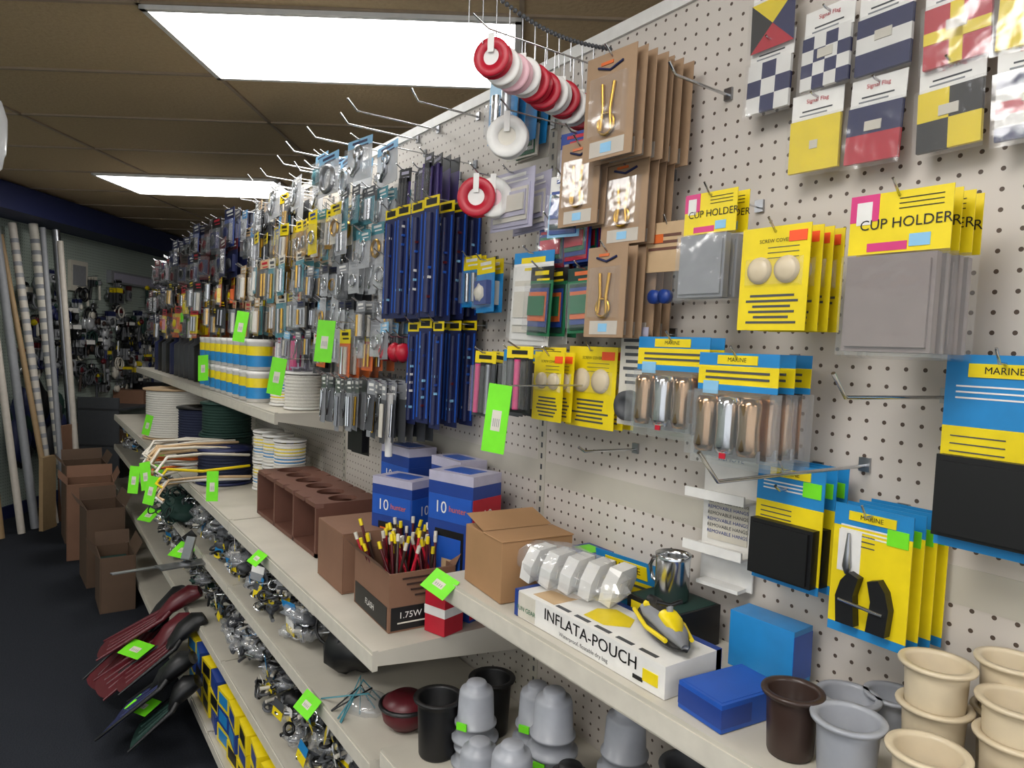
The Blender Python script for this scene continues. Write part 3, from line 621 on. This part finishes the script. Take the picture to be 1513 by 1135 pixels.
for i in range(22):
    y=ru(2.95,3.4); z=ZA+.02+ru(0,.14); c=random.choice(['offwhite','white','tancard','offwhite','orange','yel'])
    pts=[(-.2,y+.1,z),(-.4,y+.03,z+ru(.0,.03)),(-.54,y-.02+ru(-.03,.03),z+ru(.0,.04)),(-.58,y-.05,z-.02),(-.56,y-.07,z-.035)]
    b.tube(pts,.006,c,7)
b.obj('coated_hanger_hooks')
# ---------------- lower shelf stuff ----------------
def bagheap(nm,y0,y1,x0,x1,z,hgt,pal,n):
    b=B()
    for i in range(n):
        x,y=ru(x0,x1),ru(y0,y1); s=ru(.022,.038)
        zz=z+s*.7+ru(0,max(0,hgt-s*1.7))
        if i%2==0:
            b.T=Tr(x,y,zz)@Rz(ru(0,6)); b.blob(s,s*1.1,s*.65,random.choice(['bag','bag',random.choice(pal)]),10,.25)
        for k in range(4):
            b.T=Tr(x+ru(-.025,.025),y+ru(-.025,.025),max(z+.02,zz+ru(-.015,.015)))@Rz(ru(0,6))@Rx(ru(0,3))
            if k%2: b.torus(.015,.0045,random.choice(['chrome','steel','dgrey','black']),10,5)
            else: b.tube([(-.018,0,0),(.018,0,0)],.006,random.choice(['steel','dgrey','chrome','offwhite']),6)
        if i%3==0:
            b.at(x-.02,y,max(zz+.03,z+.06),ru(-.4,.4),ru(-.3,.3)); b.card(.06,.045,[random.choice([('blu',.5),('dgrey',.5),('white',.5)]),random.choice([('yel',.5),('grey',.5),('yel',.5)])])
    b.obj(nm)
bagheap('bagged_shackles',1.85,3.6,-.38,-.12,.637,.17,['grey','dgrey'],420)
bagheap('bagged_fittings',1.4,2.6,-.39,-.15,.372,.17,['black','grey','dgrey'],240)
bagheap('bagged_fittings',2.7,4.4,-.38,-.12,.372,.16,['black','dgreen','dgrey'],180)
bagheap('mixed_bagged_gear',3.8,6.0,-.38,-.12,.637,.18,['dgreen','dgrey','black','brownp'],200)
b=B()
for k in range(16):
    b.T=Tr(-.28+ru(-.04,.04),1.72+ru(-.07,.07),.70+ru(0,.10))@Rx(ru(-1.2,1.2))@Ry(ru(-1.2,1.2)); b.torus(ru(.035,.055),.004,'black' if k%4 else 'dgrey',24,6)
b.T=Tr(-.28,1.72,.70); b.blob(.08,.09,.062,'black',14,.15)
b.obj('black_cable_coils')
b=B(); b.T=Tr(-.29,1.40,.637); b.lathe([(0,0),(.03,0),(.05,.02),(.056,.045),(.05,.062),(.03,.075),(0,.078)],'dred',28); b.T=Tr(-.29,1.40,.69); b.torus(.0565,.005,'black') ; b.obj('dark_red_float')
b=B(); b.T=Tr(-.33,1.53,.64)
b.blob(.05,.06,.03,'bag',12,.15)
for k in range(6): b.tube([(ru(-.04,.04),ru(-.05,.05),.0),(ru(-.05,.05),ru(-.05,.05),.05),(-.08,ru(-.08,.08),-.02+.02)],.002,random.choice(['teal','black']),5)
b.obj('bagged_wire_leads')
b=B()
for i in range(9):
    for l in range(3):
        y=1.9+.13*i; b.T=Tr(-.37,y,.132+l*.062)@Rz(ru(-.12,.12)); b.box(-.08,.1,-.058,.058,0,.06,random.choice(['yel','dblue','yel'])); b.box(-.081,-.08,-.04,.04,.012,.05,random.choice(['blu','black','dblue'])); b.box(-.05,.07,-.04,.04,.06,.0605,random.choice(['blu','dblue','yel']))
b.obj('yellow_blue_part_boxes')
def fin(b,heel,tip,m,m2,wb=.065,wt=.10):
    h=Vector(heel);t=Vector(tip); d=(t-h); L=d.length; d.normalize(); s=d.cross(Vector((0,0,1))).normalized(); u=s.cross(d)
    b.T=Matrix(((d.x,s.x,u.x,h.x),(d.y,s.y,u.y,h.y),(d.z,s.z,u.z,h.z),(0,0,0,1)))
    N=8; pts=[]
    for i in range(N+1):
        q=i/N; pts.append((L*(.38+.62*q),(wb+(wt-wb)*q)))
    top=[(x,w*.95) for x,w in pts]; top[-1]=(L*.985,wt*.8); top.append((L*1.01,wt*.5)); top.append((L*1.02,wt*.2)); bot=[(x,-w) for x,w in top][::-1]
    b.prism(bot+top,-.002,.003,m)
    for sg in (-1,1): b.tube([(L*.3,sg*.045,.012)]+[(x,sg*w*.95,.004) for x,w in pts],.010,m2,7,r2=.004)
    for q in (-.4,0,.4): b.tube([(L*.45,q*wb,.004),(L*.92,q*wt*1.0,.003)],.005,m,6)
    loft(b,[(0,.038,-.01,.035),(.03,.046,-.012,.06),(L*.25,.05,-.01,.055),(L*.38,.052,-.006,.03),(L*.46,.03,-.002,.01)],m2)
b=B(); fin(b,(-.40,3.3,.38),(-.76,3.15,.10),'dred','black'); fin(b,(-.42,3.05,.34),(-.76,3.02,.14),'dred','dred'); fin(b,(-.40,2.92,.38),(-.70,2.95,.18),'dred','black'); fin(b,(-.38,3.12,.42),(-.74,3.2,.22),'dred','dred'); b.obj('red_swim_fins')
b=B(); fin(b,(-.50,2.72,.30),(-.74,2.86,.07),'navy','black'); fin(b,(-.48,2.62,.27),(-.68,2.68,.10),'dgreen','black'); fin(b,(-.49,2.66,.34),(-.72,2.76,.15),'navy','black'); b.obj('blue_swim_fins')
b=B()
b.T=Tr(-.25,3.0,.60)@Rz(.25)@Ry(.05); b.box(-.5,.05,-.012,.012,0,.004,'steel'); b.box(-.35,-.1,-.07,.0,.004,.009,'steel')
b.T=Tr(-.36,3.15,.56)@Rz(-.5)@Ry(.9); b.box(-.13,.13,-.06,.06,0,.004,'steel')
b.T=Tr(-.34,3.05,.55)@Rz(.7)@Ry(.4); b.box(-.2,.13,-.02,.02,0,.004,'steel'); b.box(-.2,-.19,-.02,.02,0,.09,'steel')
b.obj('metal_mounting_brackets')
b=B()
for k in range(40):
    b.T=Tr(-.42+ru(-.07,.07),3.55+ru(-.2,.2),.68+ru(-.03,.1))@Rx(ru(-1.4,1.4))@Ry(ru(-1.4,1.4)); b.torus(ru(.02,.05),.003,random.choice(['dgreen','dgreen','black']),16,5)
b.T=Tr(-.38,3.55,.69); b.blob(.09,.2,.055,'dgreen',14,.2); b.obj('green_net_bundle')
def fbox(x,y,sx,sy,h,yaw,m='cardboard2'):
    b=B(); b.T=Tr(x,y,0)@Rz(yaw); openbox(b,sx,sy,h,m,.08,.006); b.box(.02,sx-.02,.02,sy-.02,h*.5,h*.8,random.choice(['dgreen','dgrey','navy'])); b.obj('open_cardboard_box',.002)
fbox(-.76,5.35,.27,.3,.50,-.05,'cardboard2'); fbox(-.69,4.72,.2,.32,.46,.05,'cardboard3'); fbox(-.75,5.8,.26,.3,.55,.03,'cardboard3'); fbox(-.66,4.25,.17,.28,.30,.0,'cardboard3')
# ---------------- sale tags ----------------
def tag(x,y,z,w=.05,h=.1,yaw=.4,tilt=0,roll=0,wire=None):
    b=B(); b.at(x,y,z,yaw,tilt,roll); b.card(w,h,[('neon',1)],t=.001); b.box(-.0016,-.001,-w*.2,w*.2,-h*.68,-h*.38,'offwhite')
    for k in range(4): b.box(-.002,-.0016,-w*.14+k*w*.08,-w*.14+k*w*.08+w*.025,-h*.62,-h*.5,'grey')
    if wire: b.T=Matrix(); b.tube([(-.002,y,z-.002),(x,y,z-.002)],.0018,'chrome',6)
    b.obj('neon_price_tag')
tag(-.3,1.045,1.43,.046,.122,.5,.05,.08,1)
for x,y,z in [(-.25,2.06,1.555),(-.28,2.42,1.43),(-.25,3.03,1.6),(-.25,4.3,1.62),(-.27,3.7,1.40)]: tag(x,y,z,.062,.125,.6,.1,ru(-.2,.2),1)
for x,y,z in [(-.60,3.1,.99),(-.62,3.2,.96),(-.58,3.0,.95),(-.5,3.4,1.0),(-.42,2.75,1.0),(-.42,4.3,1.05)]: tag(x,y,z,.05,.11,.7,.15,ru(-.3,.3))
tag(-.27,1.262,1.019,.085,.05,.2,.9,.15)
tag(-.42,2.08,.872,.07,.045,.1,.9); tag(-.422,1.62,.646,.08,.05,.1,.8)
tag(-.42,3.15,.63,.11,.08,.5,1.0); tag(-.60,3.06,.28,.12,.08,.5,1.2); tag(-.62,2.74,.20,.11,.07,.5,1.2); tag(-.45,3.9,.62,.10,.08,.5,.9)

# ---------------- far left wall stuff ----------------
def roomobj(b,nm): return b.obj(nm,mw=RM)
b=B(); WX=-3.95
for i in range(560):
    y=ru(5.6,9.7); z=ru(1.0,2.0); 
    if z>1.72 and rnd()<.6: continue
    if z<1.2 and y<6.3: continue
    k=random.randint(0,5); L=ru(.04,.15); c=random.choice(['dgrey','black','grey','dgreen','navy','black','steel','dgrey','brownp','chrome','offwhite'])
    b.T=Matrix(); b.tube([(WX+.001,y,z),(WX+L+.02,y,z+.01)],.003,'steel',5)
    if k==0:
        for q in range(3):
            b.T=Tr(WX+L*(.4+.2*q),y,z-.07)@Ry(math.pi/2+ru(-.2,.2)); b.torus(ru(.04,.07),.008,c,14,5)
    elif k==1:
        b.tube([(WX+L,y,z),(WX+L,y+ru(-.03,.03),z-ru(.12,.22))],.012,c,7)
        b.T=Tr(WX+L,y,z-.02); b.blob(.02,.035,.025,random.choice(['dred','yel','black','grey']),8,.1)
    elif k==2:
        b.T=Tr(WX+L*.6,y,z-.08); b.blob(.035,ru(.035,.06),ru(.05,.08),random.choice([c,'milky']),9,.15)
    elif k==3:
        b.T=Tr(WX+L*.7,y,z-.06)@Ry(math.pi/2); b.lathe([(0,-.015),(.03,-.015),(.035,-.008),(.025,0),(.035,.008),(.03,.015),(0,.015)],c,12)
        b.T=Matrix(); b.tube([(WX+L*.7,y,z),(WX+L*.7,y,z-.06)],.006,'steel',5)
    else:
        w=ru(.05,.11); h=ru(.08,.16); cc=random.choice([('yel','dgrey'),('white','black'),('dred','grey'),('offwhite','dgrey'),('navy','milky'),('black','grey')])
        for q in range(3):
            b.T=Tr(WX+L*(1-.25*q),y,z)@Rz(math.pi+ru(-.2,.2)); b.card(w,h,[(cc[0],.3),(cc[1],.7)]); 
        b.T=Tr(WX+L+.01,y,z-h*.62); b.blob(.012,w*.3,h*.22,c,8,.15)
roomobj(b,'wall_hung_hardware')
b=B(); b.T=Matrix(); b.box(WX+.001,WX+.05,6.9,8.0,1.97,2.09,'grey'); b.box(WX+.05,WX+.055,6.95,7.95,1.99,2.07,'lav'); b.box(WX+.001,WX+.03,6.3,6.55,1.85,2.12,'offwhite'); b.box(WX+.03,WX+.032,6.33,6.52,1.9,2.08,'grey'); roomobj(b,'wall_sign_panels')
b=B()
for i in range(16):
    y=5.5+ru(0,.6); z=ru(.5,.9); b.T=Tr(-3.83,y,z); b.blob(.08,ru(.06,.1),ru(.12,.2),random.choice(['navy','black','navy','dgrey','dgreen']),12,.1)
roomobj(b,'hanging_life_vests')
b=B()
for k in range(3): b.box(-3.92,-3.55,6.4,9.8,.12+.33*k,.14+.33*k,'dgrey')
for i in range(60):
    y=ru(6.6,9.6); k=random.randint(0,2); w=ru(.1,.3); h=ru(.1,.2) if k==2 else ru(.1,.26); b.box(-3.9,-3.6,y-w/2,y+w/2,.14+.33*k,.14+.33*k+h,random.choice(['cardboard3','dgrey','navy','black','grey','cardboard2']))
for yy in (6.4,9.78): b.box(-3.92,-3.55,yy,yy+.02,0,.9,'dgrey')
roomobj(b,'stock_shelf')
b=B()
for i,(y,xb,xt,r_,m,h) in enumerate([(5.45,-3.50,-3.86,.028,'poster',2.30),(5.6,-3.50,-3.80,.032,'offwhite',2.32),(5.3,-3.55,-3.88,.03,'grey',2.25),(5.75,-3.50,-3.72,.03,'steel',2.3),(5.15,-3.55,-3.88,.025,'poster',2.3),(5.0,-3.6,-3.88,.03,'woodtan',2.2),(5.5,-3.45,-3.66,.02,'grey',2.28),(4.85,-3.6,-3.88,.03,'dgrey',2.3),(5.38,-3.46,-3.9,.02,'woodtan',2.2),(5.65,-3.42,-3.62,.022,'poster',2.2)]):
    b.T=Matrix(); p0=Vector((xb,y-.02,0)); p1=Vector((xt,y+.03,h)); b.tube([p0,p1],r_,m,12)
    if m=='offwhite' or i==0:
        for k in range(24):
            a=p0.lerp(p1,.06+k*.038); c=p0.lerp(p1,.06+k*.038+.014); b.tube([a,c],r_*1.03,'grey',12,False)
b.box(-3.52,-3.49,5.5,5.7,0,.75,'cardboard2'); b.box(-3.47,-3.44,5.2,5.35,0,.55,'woodtan')
roomobj(b,'leaning_flag_poles')
b=B(); b.T=Tr(-1.86,2.5,2.17); b.blob(.07,.07,.15,'milky',14,.12); b.T=Tr(-1.87,2.5,2.2); b.blob(.04,.05,.07,'offwhite',12,.1); b.T=Matrix(); b.tube([(-1.86,2.5,2.3),(-1.86,2.5,CZ+.02)],.002,'white',5)
roomobj(b,'hanging_plastic_bag')

# ---------------- light ----------------
w=bpy.data.worlds.new('world'); scn.world=w; w.use_nodes=True
w.node_tree.nodes['Background'].inputs[0].default_value=(.92,.95,1,1); w.node_tree.nodes['Background'].inputs[1].default_value=1.5
